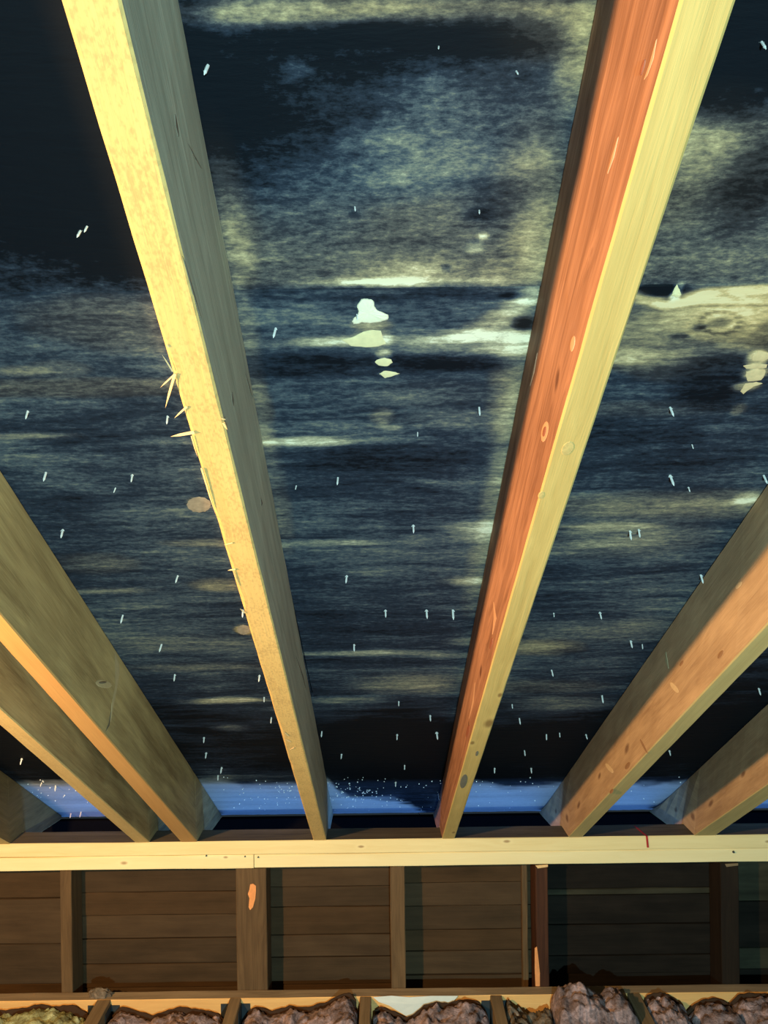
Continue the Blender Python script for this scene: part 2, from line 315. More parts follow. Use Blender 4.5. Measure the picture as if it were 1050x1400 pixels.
# stains in the wood and some painted shade, given where they lie on the deck: (px, py, rx, ry, bare, dark, warm, softness)
ST = [
 # white fungus spot and trail
 (508, 445, 24, 8, .35, 0, 0.4, 1.4), (510, 462, 30, 12, .5, 0, .25, 1.3),
 (470, 466, 70, 7, .55, 0, .2, 1.5), (525, 484, 14, 10, .75, 0, .3, 1), (523, 496, 13, 5, .6, 0, .2, 1.2), (530, 511, 15, 4, .6, 0, .1, 1.2),
 (523, 570, 14, 10, .45, 0, .3, 1.5), (535, 584, 22, 4, .45, 0, .1, 1.2), (630, 462, 130, 9, .40, 0, 0, 2), (400, 470, 90, 6, .35, 0, .1, 1.5),
 # big pale area along the first joint
 (515, 383, 60, 5, 1.2, 0, .25, 1.25), (555, 368, 55, 16, .55, 0, .55, 2), (600, 384, 130, 6, .40, 0, .3, 2), (450, 380, 60, 5, .4, 0, .3, 1.5),
 # pale streaks
 (420, 604, 62, 7, .95, 0, .15, 1.4), (520, 600, 60, 7, .35, 0, 0, 1.8), (430, 585, 70, 8, .3, 0, 0, 2), (640, 572, 60, 9, .35, 0, 0.1, 2),
 (440, 742, 95, 5, .55, 0, 0, 1.5), (560, 738, 90, 6, .28, 0, 0, 2), (660, 725, 35, 14, .5, 0, 0, 2), (640, 795, 30, 6, .65, 0, .15, 1.6),
 (500, 893, 110, 4, .6, 0, 0, 1.4), (610, 896, 40, 4, .6, 0, 0, 1.4), (640, 877, 30, 6, .45, 0, .1, 1.5), (480, 958, 60, 4, .45, 0, 0, 1.4), (560, 936, 50, 10, .4, 0, .2, 2), (630, 975, 35, 7, .3, 0, .0, 2),
 (310, 958, 62, 5, .95, 0, .35, 1.3), (315, 995, 25, 4, .6, 0, .4, 1.5), (280, 912, 90, 5, .3, 0, .2, 1.5), (150, 808, 60, 4, .45, 0, .2, 1.3), (130, 770, 40, 10, .35, 0, .3, 1.8),
 (300, 742, 60, 5, .35, 0, .3, 1.5), (310, 800, 40, 7, .4, 0, .5, 1.5), (250, 880, 70, 7, .25, 0, .1, 2), (40, 596, 60, 4, .45, 0, .2, 1.4), (100, 530, 150, 8, .2, 0, .4, 2),
 (30, 508, 35, 6, .35, 0, .3, 1.5), (80, 505, 35, 9, .3, 0, .2, 1.5), (170, 440, 80, 25, .05, 0, .3, 2), (200, 700, 60, 8, .2, 0, 0, 2), (60, 655, 60, 14, .15, 0, 0, 2),
 # knots of bare wood in the left bay
 (272, 690, 17, 12, .85, 0, 1.0, 1), (333, 861, 15, 8, .55, 0, 1.0, 1),
 # top sheet, centre bay
 (530, 10, 320, 16, .38, 0, .75, 1.6), (760, 28, 70, 24, .32, 0, .9, 1.8), (350, 8, 80, 14, .3, 0, .4, 1.6), (275, 75, 28, 90, 0, .25, .0, 1.5), (790, 75, 26, 55, .48, 0, .95, 1.8), (740, 52, 40, 25, .1, .1, .8, 1.8),
 (405, 90, 26, 13, .5, 0, 0, 1.4), (510, 185, 45, 15, .38, 0, 0, 2), (520, 235, 70, 30, .22, 0, 0, 2), (640, 190, 90, 40, .2, 0, .1, 2.2), (560, 140, 150, 50, .1, 0, .1, 2), (545, 237, 16, 5, .4, 0, 0, 1.4),
 (420, 260, 70, 60, 0.05, 0, 0, 2), (500, 335, 200, 40, .14, 0, .45, 2.2), (650, 335, 15, 10, .5, 0, 0, 1.2), (662, 318, 10, 5, .85, 0, .1, 1.2), (735, 320, 32, 45, .5, 0, .75, 1.8), (725, 230, 32, 60, .28, 0, .7, 2), (705, 366, 50, 22, .35, 0, .6, 2),
 (400, 350, 80, 20, .15, 0, .3, 2), (320, 300, 26, 60, .25, 0, .8, 1.8), (300, 230, 20, 60, .2, 0, .6, 1.8), (325, 350, 22, 45, .35, 0, .7, 1.6), (380, 130, 130, 60, 0, .35, 0, 2), (640, 45, 130, 26, 0, .55, .2, 1.6), (450, 45, 180, 18, 0, .45, 0, 1.5), (700, 130, 60, 60, 0, .22, .2, 2),
 (485, 285, 12, 4, 0, .5, 0, 1.3), (655, 290, 20, 7, 0, .35, 0, 1.6), (605, 66, 14, 5, 0, .6, 0, 1), (690, 270, 40, 30, 0, .25, .2, 2), (270, 92, 18, 7, 0, .9, 0, 1), (345, 328, 6, 3, 0, .4, 0, 1.3), (610, 363, 7, 2.5, 0, .4, 0, 1.3),  # dark spot left of the big nail is its cast shadow, painted in
 # just below first joint
 (540, 400, 260, 12, 0, .35, 0, 1.6), (380, 430, 70, 22, .12, 0, .0, 2), (480, 400, 120, 5, .35, 0, 0, 1.2),
 (600, 466, 40, 7, .3, 0, .1, 1.6), (645, 458, 30, 9, .5, 0, .2, 1.6), (668, 447, 26, 9, .5, 0, .3, 1.6), (688, 434, 24, 10, .55, 0, .35, 1.6), (708, 418, 22, 11, .6, 0, .2, 1.6), (728, 404, 22, 11, .75, 0, .1, 1.6), (700, 405, 24, 5, 0, .3, 0, 1.5), (640, 475, 90, 14, .35, 0, .15, 2), (704, 470, 32, 18, .35, 0, .2, 2), (716, 443, 15, 11, 0, .8, .6, 1.5),
 (430, 500, 110, 16, 0, .45, 0, 1.8), (620, 495, 90, 9, 0, .45, 0, 1.8), (560, 635, 170, 28, 0, .18, 0, 2), (700, 520, 22, 60, .38, 0, .5, 1.8), (690, 600, 16, 60, .35, 0, .4, 1.8), (680, 680, 16, 60, .32, 0, .3, 1.8), (655, 780, 14, 50, .3, 0, .2, 1.8),
 (560, 480, 60, 16, .1, 0, 0, 2), (610, 660, 60, 5, .3, 0, 0, 1.5), (600, 540, 60, 12, .12, 0, .1, 2),
 (355, 560, 12, 60, .25, 0, .5, 1.8), (375, 660, 12, 70, .2, 0, .3, 1.8), (335, 440, 12, 50, .25, 0, .4, 1.8),
 # right bay
 (868, 402, 20, 7, .6, 0, .9, 1.3), (888, 411, 20, 6, .7, 0, .9, 1.3), (912, 417, 22, 6, .75, 0, .9, 1.3), (938, 412, 22, 6, .7, 0, .9, 1.3), (960, 404, 24, 7, .75, 0, .9, 1.3), (990, 398, 34, 6, .6, 0, 1, 1.3), (1035, 397, 40, 7, .6, 0, 1, 1.3), (985, 410, 70, 10, .35, 0, .9, 1.6), (925, 398, 10, 16, 1.0, 0, 0, 1.1), (905, 396, 40, 9, 0, .9, 0, 1.2),
 (985, 430, 70, 20, .45, 0, .9, 1.8), (1025, 440, 55, 34, .50, 0, .95, 1.8), (890, 460, 60, 28, .42, 0, .65, 2), (890, 490, 60, 10, .35, 0, .6, 1.8), (985, 441, 19, 9, 0, .55, .6, 1.2), (990, 440, 30, 15, .15, 0, .8, 1.2), (1005, 418, 60, 3, 0, .35, .9, 1.2), (958, 447, 14, 5, 0, .5, .3, 1.2), (930, 460, 16, 4, 0, .5, .3, 1.2),
 (1035, 490, 20, 14, 1.1, 0, .9, 1.1), (1030, 510, 22, 12, 1.0, 0, .9, 1.1), (1020, 528, 22, 8, .9, 0, .9, 1.1), (1010, 560, 10, 8, .4, 0, .7, 1.3), (940, 490, 50, 20, 0, .15, .4, 2),
 (930, 230, 90, 60, .25, 0, .7, 2), (960, 180, 60, 40, .25, 0, .6, 2), (880, 350, 80, 30, .22, 0, .45, 2), (1000, 340, 60, 40, .2, 0, .4, 2), (1030, 250, 40, 60, 0, .45, .4, 2), (1010, 90, 70, 60, 0, .8, 0, 1.8), (1025, 60, 15, 4, .8, 0, 0, 1.3), (1000, 20, 70, 50, 0, .5, 0, 2),
 (880, 560, 80, 8, .25, 0, .3, 2), (960, 690, 130, 12, .38, 0, .4, 2), (1022, 683, 22, 9, .8, 0, .2, 1.4), (850, 735, 70, 18, .32, 0, .2, 2), (840, 720, 60, 5, .3, 0, .4, 1.5), (900, 860, 150, 10, .28, 0, .15, 2), (740, 885, 40, 8, .45, 0, .5, 1.8), (770, 962, 60, 8, .3, 0, .2, 2), (800, 825, 60, 25, .12, 0, 0, 2), (740, 940, 60, 6, .2, 0, .3, 2), (960, 790, 50, 6, .2, 0, 0, 1.6),
 (900, 610, 160, 40, 0, .12, 0, 2), (980, 520, 40, 30, 0, .35, 0, 2),
 *[(985 + 27 * math.cos(a), 441 + 15 * math.sin(a), 7, 2.6, 0, .45, .9, 1.3) for a in [i * .45 for i in range(14)]], *[(985 + 44 * math.cos(a), 443 + 24 * math.sin(a), 9, 2.6, .25, 0, .9, 1.3) for a in [i * .45 - .6 for i in range(9)]],
 # darkest mould, with the shade at the top left painted in
 (40, 120, 190, 200, 0, 1.0, 0, 1.7), (60, 300, 160, 60, 0, .35, 0, 2), (200, 330, 90, 60, 0, .3, 0, 2), (300, 170, 60, 90, 0, .35, 0, 2), (470, 75, 130, 30, 0, .25, 0, 2),
 (150, 1010, 330, 50, 0, .35, 0, 1.8), (520, 1040, 110, 42, 0, .45, 0, 1.8), (800, 1030, 330, 48, 0, .6, 0, 1.7), (1000, 960, 120, 60, 0, .35, 0, 2), (60, 1030, 120, 40, 0, .5, 0, 1.8),
]
ST += [(565, 1098, 32, 15, 0, .45, 0, 1.2), (300, 1062, 30, 10, .3, 0, 0, 1.4)]
ST_A = np.array(ST, dtype=np.float64)
# upper limit of the frost along the eave, as (px, row)
RIME = [(-300, 1066), (60, 1066), (170, 1064), (300, 1062), (330, 1070), (420, 1068), (448, 1062), (462, 1078), (480, 1087), (540, 1090), (562, 1098), (585, 1112), (600, 1118), (612, 1070), (640, 1066), (700, 1074), (760, 1068), (900, 1068), (1050, 1056), (1400, 1056)]
RX = [on_slope(a, b, S0).x for a, b in RIME]; RY = [on_slope(a, b, S0).y for a, b in RIME]
_rng = np.random.RandomState(11)
_lat = _rng.rand(3, 256, 256)
def vnoise(u, v, k=0):
    u = u % 256; v = v % 256
    i = np.floor(u).astype(int); j = np.floor(v).astype(int); fu = u - i; fv = v - j
    fu = fu * fu * (3 - 2 * fu); fv = fv * fv * (3 - 2 * fv)
    A = _lat[k]; i1 = (i + 1) % 256; j1 = (j + 1) % 256; i %= 256; j %= 256
    return (A[i, j] * (1 - fu) + A[i1, j] * fu) * (1 - fv) + (A[i, j1] * (1 - fu) + A[i1, j1] * fu) * fv - 0.5
def stains_and_shade(X, Y):
    """mould, bare-wood patches and painted-in shade at deck points (X, Y), in metres"""
    v = Y / 0.808
    wx = sum(vnoise(X * 22 * m + 7, v * 40 * m + 3, 0) / m for m in (1, 2.3, 5)) * 0.030
    wv = sum(vnoise(X * 16 * m + 1, v * 60 * m + 9, 1) / m for m in (1, 2.3, 5)) * 0.022
    Xw = X + wx; Yw = Y + wv * 0.808
    bare = np.zeros_like(X); dark = np.zeros_like(X); wsum = np.zeros_like(X); wtot = np.full_like(X, 0.12)
    for (px, py, rx, ry, b, d, wm, so) in ST_A:
        c = on_slope(px, py, S0); e1 = on_slope(px + rx, py, S0); e2 = on_slope(px, py + ry, S0); e3 = on_slope(px, py - ry, S0)
        ax = abs(e1.x - c.x); ay = abs(e2.y - e3.y) / 2; yc = c.y
        wf = min(1.0, ax / .14); wg = min(1.0, ay / .06)
        q = np.sqrt(((X + wx * wf - c.x) / ax) ** 2 + ((Y + wv * .808 * wg - yc) / ay) ** 2)
        t = np.clip((so - q) / max(so - 0.55 / so, 0.25), 0, 1); t = t * t * (3 - 2 * t)
        bare += b * t; dark += d * t; wsum += wm * t; wtot += t
    rl = np.interp(X, RX, RY) + wv * 1.4
    rime = np.clip((Y - rl) / 0.05, 0, 1)
    return np.clip(bare, 0, 1.6), np.clip(dark, 0, 1.3), np.clip(wsum / wtot, 0, 1), rime

def ply_sheet(x0, x1, ya, yb, drop, mat, dx, nrow, xf):
    xs = [x0]
    while xs[-1] < x1 - 1e-6:
        st = dx if abs(xs[-1] + dx * .5) < xf else 0.05
        xs.append(min(x1, xs[-1] + st))
    # rows packed evenly as seen along the slope
    r = np.linspace(S0 / ya, S0 / yb, nrow); ys = S0 / r
    X, Y = np.meshgrid(np.array(xs), ys); nx = len(xs); ny = len(ys)
    Z = S0 - drop - SL * Y
    # the sheets cup a little and their edges are chipped
    edge = vnoise(X * 30, Y * 0 + ya * 31, 2) * 0.004
    e0 = np.zeros_like(Y); e0[0, :] = 1; e0[-1, :] = -1
    Y2 = Y + e0 * np.abs(edge)
    b, d, wm, rm = stains_and_shade(X, Y)
    loc = Vector((x0, ya, S0 - drop - SL * ya))
    co = np.stack([X - loc.x, Y2 - loc.y, Z - loc.z], -1).reshape(-1, 3)
    th = 0.016
    n0 = nx * ny
    idx = np.arange(n0).reshape(ny, nx)
    quads = np.stack([idx[:-1, :-1], idx[1:, :-1], idx[1:, 1:], idx[:-1, 1:]], -1).reshape(-1, 4).tolist()
    ring = list(idx[0, :]) + list(idx[1:, -1]) + list(idx[-1, -2::-1]) + list(idx[-2:0:-1, 0])
    up = co[ring] + np.array([0, 0, th])
    m = len(ring)
    for i in range(m):
        a, b2 = int(ring[i]), int(ring[(i + 1) % m]); quads.append([a, b2, n0 + (i + 1) % m, n0 + i])
    quads.append([n0 + i for i in range(m)])
    me = bpy.data.meshes.new('plywood_sheet')
    allco = np.vstack([co, up])
    me.from_pydata(allco.tolist(), [], quads)
    me.materials.append(mat)
    g = np.stack([X, Y2 / 0.808, X * 0], -1).reshape(-1, 3); g = np.vstack([g, g[ring]])
    a = me.attributes.new('gc', 'FLOAT_VECTOR', 'POINT'); a.data.foreach_set('vector', g.astype(np.float32).ravel())
    c = np.stack([b, d, wm, rm], -1).reshape(-1, 4); c = np.vstack([c, c[ring]])
    a = me.attributes.new('stain', 'FLOAT_COLOR', 'POINT'); a.data.foreach_set('color', c.astype(np.float32).ravel())
    bm = bmesh.new(); bm.from_mesh(me); bmesh.ops.recalc_face_normals(bm, faces=bm.faces); bm.to_mesh(me); bm.free()
    return link('plywood_sheet', me, ceiling, loc - ceiling.location)
YA = S0 / ((700 - 392) / F + SL); YB = S0 / ((700 - 951) / F + SL)
sheets = []
for x0, x1, ya, yb, dr, mt, dx, nr, xf in (
    (-1.75, 0.19, 0.30, YA - 0.0015, 0.003, M['ply_upper'], 0.003, 210, 0.47), (0.192, 1.75, 0.30, YA - 0.0015, 0.003, M['ply_upper'], 0.003, 210, 0.47),
    (-1.75, -0.172, YA + 0.0015, YB - 0.001, 0.0, M['ply_middle'], 0.004, 240, 0.98), (-0.17, 1.75, YA + 0.0015, YB - 0.001, 0.0, M['ply_middle'], 0.004, 240, 0.98),
    (-1.75, 0.21, YB + 0.001, 2.585, 0.0, M['ply_lower'], 0.006, 90, 1.4), (0.212, 1.75, YB + 0.001, 2.585, 0.0, M['ply_lower'], 0.006, 90, 1.4)):
    s = ply_sheet(x0, x1, ya, yb, dr, mt, dx, nr, xf); sheets.append((x0, x1, ya, yb, s))

# pale fungus grown on the plywood
def growth(name, pts, mat, t, c=S0):
    p0 = on_slope(*pts[0], c)
    par = next(q[4] for q in sheets if q[0] <= p0.x <= q[1] and q[2] <= p0.y <= q[3])
    out = []
    for i in range(len(pts)):          # round the outline
        a, b = pts[i], pts[(i + 1) % len(pts)]
        for f in (0.0, .33, .67):
            out.append((a[0] + (b[0] - a[0]) * f + random.uniform(-.5, .5), a[1] + (b[1] - a[1]) * f + random.uniform(-.35, .35)))
    n = len(out); cx = sum(p[0] for p in out) / n; cy = sum(p[1] for p in out) / n
    vs = []
    for k, (f, h) in enumerate(((1, -.0002), (.93, t * .7), (.6, t))):
        for px, py in out:
            vs.append(on_slope(cx + (px - cx) * f, cy + (py - cy) * f, c - h + (random.uniform(-.15, .15) * t if k else 0)))
    vs.append(on_slope(cx, cy, c - t))
    fs = [(k * n + i, k * n + (i + 1) % n, (k + 1) * n + (i + 1) % n, (k + 1) * n + i) for k in (0, 1) for i in range(n)]
    fs += [(2 * n + i, 2 * n + (i + 1) % n, 3 * n) for i in range(n)] + [tuple(range(n))]
    me = mesh_from(name, vs, fs, [mat], loc=p0)
    return link(name, me, par, p0 - ceiling.location - par.location)
M['fungus_white'] = plain('fungus_white', (0.95, 0.86, 0.64), 0.8, 0, .1, 90)
M['fungus_yellow'] = plain('fungus_yellow', (0.84, 0.70, 0.40), 0.8, 0, .2, 90)
growth('fungus_patch', [(489, 416), (494, 409), (500, 408), (507, 409), (512, 413), (512, 419), (516, 424), (524, 427), (530, 430), (532, 434), (530, 437), (520, 440), (505, 442), (495, 441), (490, 443), (483, 443), (481, 439), (484, 434), (488, 432), (490, 426), (488, 420)], M['fungus_white'], .0022)['label'] = 'white boot-shaped fungus patch'
growth('fungus_patch', [(466, 465), (482, 461), (497, 453), (510, 451), (521, 452), (524, 462), (528, 470), (518, 474), (500, 475), (480, 473)], M['fungus_yellow'], .0008)
growth('fungus_patch', [(512, 495), (517, 491), (526, 489), (535, 491), (537, 496), (530, 501), (518, 500)], M['fungus_yellow'], .0008)
growth('fungus_patch', [(518, 511), (524, 507), (533, 507), (541, 509), (547, 511), (538, 514), (526, 517)], M['fungus_yellow'], .0008)
growth('fungus_patch', [(918, 404), (921, 396), (925, 388), (929, 396), (932, 403), (926, 407)], M['fungus_yellow'], .002)
M['torn_wood'] = plain('torn_wood', (0.72, 0.50, 0.27), 0.8, 0, .25, 120)
for pts in ([(1028, 488), (1036, 479), (1050, 482), (1053, 490), (1042, 494), (1028, 493)], [(1015, 500), (1030, 497), (1050, 498), (1048, 503), (1036, 504), (1020, 504)], [(1020, 508), (1035, 504), (1047, 506), (1045, 514), (1041, 520), (1022, 522), (1019, 514)],
            [(1019, 524), (1034, 522), (1043, 524), (1030, 529), (1022, 534), (1016, 539), (1012, 535)]):
    growth('torn_wood_patch', pts, M['torn_wood'], .0008)
for cx, cy, rx, ry in ((272, 690, 17, 11), (333, 861, 9, 7)):
    growth('knot', [(cx + rx * math.cos(a), cy + ry * math.sin(a)) for a in [i * math.tau / 12 for i in range(12)]], M['knot_brown'], .0006)

# nail tips poking down through the deck
nrm = Vector((0, -SL, -1)).normalized()
def nail_mesh(fib):
    bm = bmesh.new()
    bmesh.ops.create_cone(bm, segments=8, radius1=0.0017, radius2=0.0017, depth=0.016, cap_ends=True, matrix=Matrix.Translation((0, 0, 0.004)))
    bmesh.ops.create_cone(bm, segments=8, radius1=0.0017, radius2=0.0004, depth=0.004, cap_ends=True, matrix=Matrix.Translation((0, 0, 0.0139)))
    # torn wood fibres round the hole
    for k in range(fib):
        a = k * 2.7 + 0.3; r = 0.0036
        vs = [bm.verts.new(p) for p in ((math.cos(a) * .0012, math.sin(a) * .0012, 0), (math.cos(a + .3) * r * .7, math.sin(a + .3) * r * .25, 0.001), (math.cos(a) * r, math.sin(a) * r * .3, 0.0035), (math.cos(a) * .001, math.sin(a) * .001, 0.002))]
        for t in ((0, 1, 2), (0, 2, 3), (0, 3, 1), (1, 3, 2)): bm.faces.new([vs[q] for q in t])
    me = bpy.data.meshes.new('nail_tip'); bm.to_mesh(me); bm.free(); me.materials.append(M['nail_metal'])
    return me
NMS = [nail_mesh(0), nail_mesh(1), nail_mesh(2)]
NAILS = [(285, 88, 1.1), (111, 314, .9), (120, 308, .8), (377, 449, 1), (38, 562, .9), (229, 569, .9), (63, 646, 1.1), (181, 649, .9), (158, 667, .6), (86, 724, 1.1), (243, 787, 1),
 (168, 841, 1.1), (221, 881, 1.1), (332, 834, 1), (239, 922, 1), (355, 923, 1), (361, 953, .8), (371, 981, 1), (279, 1008, 1), (282, 1029, 1.1), (303, 1049, 1.2), (298, 1060, 1),
 (488, 430, .7), (462, 653, .9), (565, 718, 1), (474, 787, 1), (527, 834, 1), (583, 834, 1.2), (619, 834, 1.3), (484, 881, 1), (655, 557, .9), (545, 959, .8), (588, 978, 1), (543, 1004, 1), (597, 1001, 1.3),
 (467, 1031, .9), (553, 1046, .9), (440, 1000, 1), (705, 96, .6), (600, 62, .5), (485, 281, .6), (655, 286, .6), (571, 591, .5), (405, 664, .5), (600, 1085, 1.4), (541, 1069, 1), (573, 1112, 1.2), (540, 1116, 1),
 (1040, 56, .9), (916, 557, 1), (916, 650, 1.2), (941, 666, .6), (1044, 650, 1), (861, 726, 1.1), (873, 724, 1), (820, 837, 1), (862, 876, 1.1), (958, 786, 1.1), (754, 916, 1), (823, 951, 1.2), (747, 1004, 1), (710, 982, 1), (717, 1026, 1),
 (915, 1026, 1), (1037, 941, 1.1), (946, 608, .5), (676, 1050, 1), (726, 1050, 1), (801, 1004, .9), (765, 1002, .8), (878, 881, .7), (700, 963, .7), (757, 838, .6), (30, 1037, 1.1), (76, 1074, 1.1), (57, 1070, .8), (15, 955, 1), (97, 1112, 1), (111, 1110, 1.1)]
for (px, py, s) in NAILS:
    p = on_slope(px, py, S0)
    par = next((q[4] for q in sheets if q[0] <= p.x <= q[1] and q[2] <= p.y <= q[3]), sheets[-1][4])
    o = link('nail_tip', random.choice(NMS))
    q = (nrm + Vector((random.uniform(-.12, .12), random.uniform(-.1, .1), 0))).to_track_quat('Z', 'Y')
    o.rotation_euler = q.to_euler(); o.scale = (s * (.68 + p.y * .18), s * (.68 + p.y * .18), s * .98)
    o.parent = par; o.location = p - ceiling.location - par.location
# frozen droplets sparkling on the deck at the eave: past counting
bm = bmesh.new()
rn = random.Random(5)
for i in range(330):
    px = rn.uniform(0, 1050); py = 1068 + 44 * abs(rn.gauss(0, .45)) if rn.random() < .6 else rn.uniform(1060, 1112)
    if rn.random() < .2: px = rn.gauss(385, 22)
    if rn.random() < .2: px = rn.gauss(490, 30); py = rn.gauss(1085, 10)
    if py > 1112: continue
    p = on_slope(px, py, S0 - 0.001)
    r = rn.uniform(.0009, .0026)
    bmesh.ops.create_icosphere(bm, subdivisions=1, radius=r, matrix=Matrix.Translation(p - ceiling.location))
me = bpy.data.meshes.new('ice_droplets'); bm.to_mesh(me); bm.free(); me.materials.append(M['droplet'])
for p in me.polygons: p.use_smooth = True
tag(link('ice_droplets', me, ceiling), kind='stuff')

# ------------------------------------------------------------ rafters
def lin(p, q, c):
    a = on_slope(*p, c); b = on_slope(*q, c)
    k = (b.x - a.x) / (b.y - a.y); return (a.x - k * a.y, k)
def rafter(BL, BR, TL, TR, mats, sides, label, y_start=0.30, jit=0.00025, edge_jit=0.0):
    """BL.. are (x0, slope) lines: X as a function of the run y. sides = slots: bottom, right, top, left"""
    st = [y_start]
    while st[-1] < 2.2: st.append(min(2.2, st[-1] + 0.035))
    st += [2.2001, 2.283, 2.2835, 2.36, 2.44, 2.52, 2.565]
    verts, gc, faces, fm = [], [], [], []
    ch = 0.0022
    for i, y in enumerate(st):
        zt = S0 - 0.0032 - SL * y if y < YA else S0 - 0.0005 - SL * y
        zb = P0 - SL * y if y <= 2.2 else (ZP + 0.0005 if y < 2.2833 else -1.0035 - 0.13 * (y - 2.2835))
        if y > 2.28: zb = max(zb, -99)
        xbl, xbr, xtl, xtr = [a + b * y for a, b in (BL, BR, TL, TR)]
        ej = edge_jit * (random.random() ** 3)
        h = zt - zb
        def P(f, side):  # point on a side face, f from bottom to top
            return (xbl + (xtl - xbl) * f if side < 0 else xbr + (xtr - xbr) * f, y, zb + h * f)
        f = min(0.3, ch / max(h, .001))
        bl = P(0, -1); br = P(0, 1); tl = P(1, -1); tr = P(1, 1)
        sec = [(bl[0] + ch + ej, y, zb), (br[0] - ch, y, zb), P(f, 1), P(1 - f, 1), (tr[0] - ch, y, zt), (tl[0] + ch, y, zt), P(1 - f, -1), P(f + ej * 2, -1)]
        L = (2.6 - y) / 0.808
        W = xbr - xbl
        g = [(L, 0.001, 0), (L, W, 0), (L, W, 0.003), (L, W, h * .8), (L, W, h * .8), (L, 0, h * .8), (L, 0, h * .8), (L, 0, 0.003)]
        for q, gg in zip(sec, g):
            verts.append((q[0] + random.uniform(-jit, jit), q[1], q[2] + random.uniform(-jit, 0) * (0 if q[2] >= zt - .001 or y > 2.19 else 1))); gc.append(gg)
    seq = [sides[0], sides[0], sides[1], sides[1], sides[2], sides[3], sides[3], sides[0]]
    n = len(st)
    for i in range(n - 1):
        for j in range(8):
            p, q = i * 8 + j, i * 8 + (j + 1) % 8
            faces.append((p, q, q + 8, p + 8)); fm.append(seq[j])
    faces.append(tuple(range(8))); fm.append(sides[1]); faces.append(tuple((n - 1) * 8 + j for j in range(8))); fm.append(sides[1])
    base = ((BL[0] + BR[0]) / 2 + (BL[1] + BR[1]) / 2 * 2.24, 2.24, ZP)
    me = mesh_from('rafter', verts, faces, mats, fm, gc, loc=base)
    o = link('rafter', me, None, base)
    return tag(o, label, 'rafter', 'sloping roof rafters')
def shift(l, d): return (l[0] + d, l[1])
W_ = 0.0385
# left of centre: golden rough-sawn edge
b1L = lin((83, 0), (428, 1148), P0); b1R = lin((165, 0), (446, 1148), P0); t1R = lin((245, 0), (455, 1110), S0)
r1 = rafter(b1L, b1R, shift(t1R, -W_), t1R, [M['rafter_gold'], M['rafter_grey']], (0, 1, 1, 1), 'rafter with splintery speckled golden underside and grey-green side, left of the centre bay', jit=.0003, edge_jit=0.004)
b2L = lin((930, 0), (604, 1147), P0); b2R = lin((1007, 0), (622, 1145), P0); t2L = lin((815, 0), (592, 1135), S0)
r2 = rafter(b2L, b2R, t2L, shift(t2L, W_), [M['rafter_yellow'], M['rafter_red']], (0, 1, 1, 1), 'rafter with smooth knotty yellow underside and red-orange left side, right of the centre bay')
b3L = lin((1050, 852), (780, 1141), P0); b3R = lin((1050, 886), (795, 1146), P0); t3L = lin((1050, 660), (752, 1092), S0)
r3 = rafter(b3L, b3R, t3L, shift(t3L, W_), [M['rafter_buff'], M['rafter_tan']], (0, 1, 1, 1), 'second rafter from the right, broad knotty orange-tan left side under a grey-green band')
b4L = lin((1050, 1072), (955, 1138), P0); b4R = lin((1050, 1093), (980, 1141), P0); t4L = lin((1050, 961), (909, 1094), S0)
r4 = rafter(b4L, b4R, t4L, shift(t4L, W_), [M['rafter_buff'], M['rafter_tan']], (0, 1, 1, 1), 'rafter at the far right edge, only its short lower end in view')
b5R = lin((0, 838), (270, 1151), P0); b5L = lin((0, 878), (248, 1152), P0); t5R = lin((0, 641), (303, 1114), S0)
r5 = rafter(b5L, b5R, shift(t5R, -W_), t5R, [M['rafter_orange_edge'], M['rafter_olive']], (0, 1, 1, 1), 'broad olive-brown rafter with a cracked knot and narrow orange underside, left bay')
b6R = lin((0, 967.5), (205, 1152), P0); b6L = lin((0, 992), (186, 1153), P0)
t6R = shift((t5R[0], t5R[1]), b6R[0] + b6R[1] * 2.0 - b5R[0] - b5R[1] * 2.0)
r6 = rafter(b6L, b6R, shift(t6R, -W_), t6R, [M['rafter_pale_edge'], M['rafter_olive']], (0, 1, 1, 1), 'rafter close beside the broad olive one, with pale yellow underside')
t7R = lin((0, 1052), (87, 1117), S0)
b7R = (on_slope(14, 1154, P0).x - t7R[1] * 2.2, t7R[1]); b7L = shift(b7R, -W_)
r7 = rafter(b7L, b7R, shift(t7R, -W_), t7R, [M['rafter_pale_edge'], M['rafter_brown']], (0, 1, 1, 1), 'rafter at the far left edge, dark brown side of its lower end in view')

# knots, cracks and torn grain standing on the rafters' faces
def face_pt(px, py, A, B):
    """the point on a rafter's side face: A/B are its lower and upper edge lines"""
    a, b = ray(px, py)
    f = .5
    for _ in range(6):
        x0 = A[0] * (1 - f) + B[0] * f; k = A[1] * (1 - f) + B[1] * f
        y = x0 / (a - k); f = min(1, max(0, (b * y - (P0 - SL * y)) / (S0 - P0)))
    return Vector((a * y, y, b * y))
def mark(name, pts, par, A, B, side, mat, t=.0004, under=False):
    off = Vector((side * t, 0, 0)) if not under else nrm * t
    P = [on_slope(px, py, P0) if under else face_pt(px, py, A, B) for px, py in pts]
    n = len(P); c = sum(P, Vector()) / n
    vs = [p - off for p in P] + [c + (p - c) * .85 + off for p in P] + [c + off * 1.4]
    fs = [(i, (i + 1) % n, n + (i + 1) % n, n + i) for i in range(n)] + [(n + i, n + (i + 1) % n, 2 * n) for i in range(n)] + [tuple(range(n))]
    return link(name, mesh_from(name, vs, fs, [mat], loc=c), par, c - par.location)
def oval(cx, cy, a, b, tilt, n=12):
    ct, st = math.cos(tilt), math.sin(tilt)
    return [(cx + a * math.cos(i * math.tau / n) * ct - b * math.sin(i * math.tau / n) * st, cy + a * math.cos(i * math.tau / n) * st + b * math.sin(i * math.tau / n) * ct) for i in range(n)]
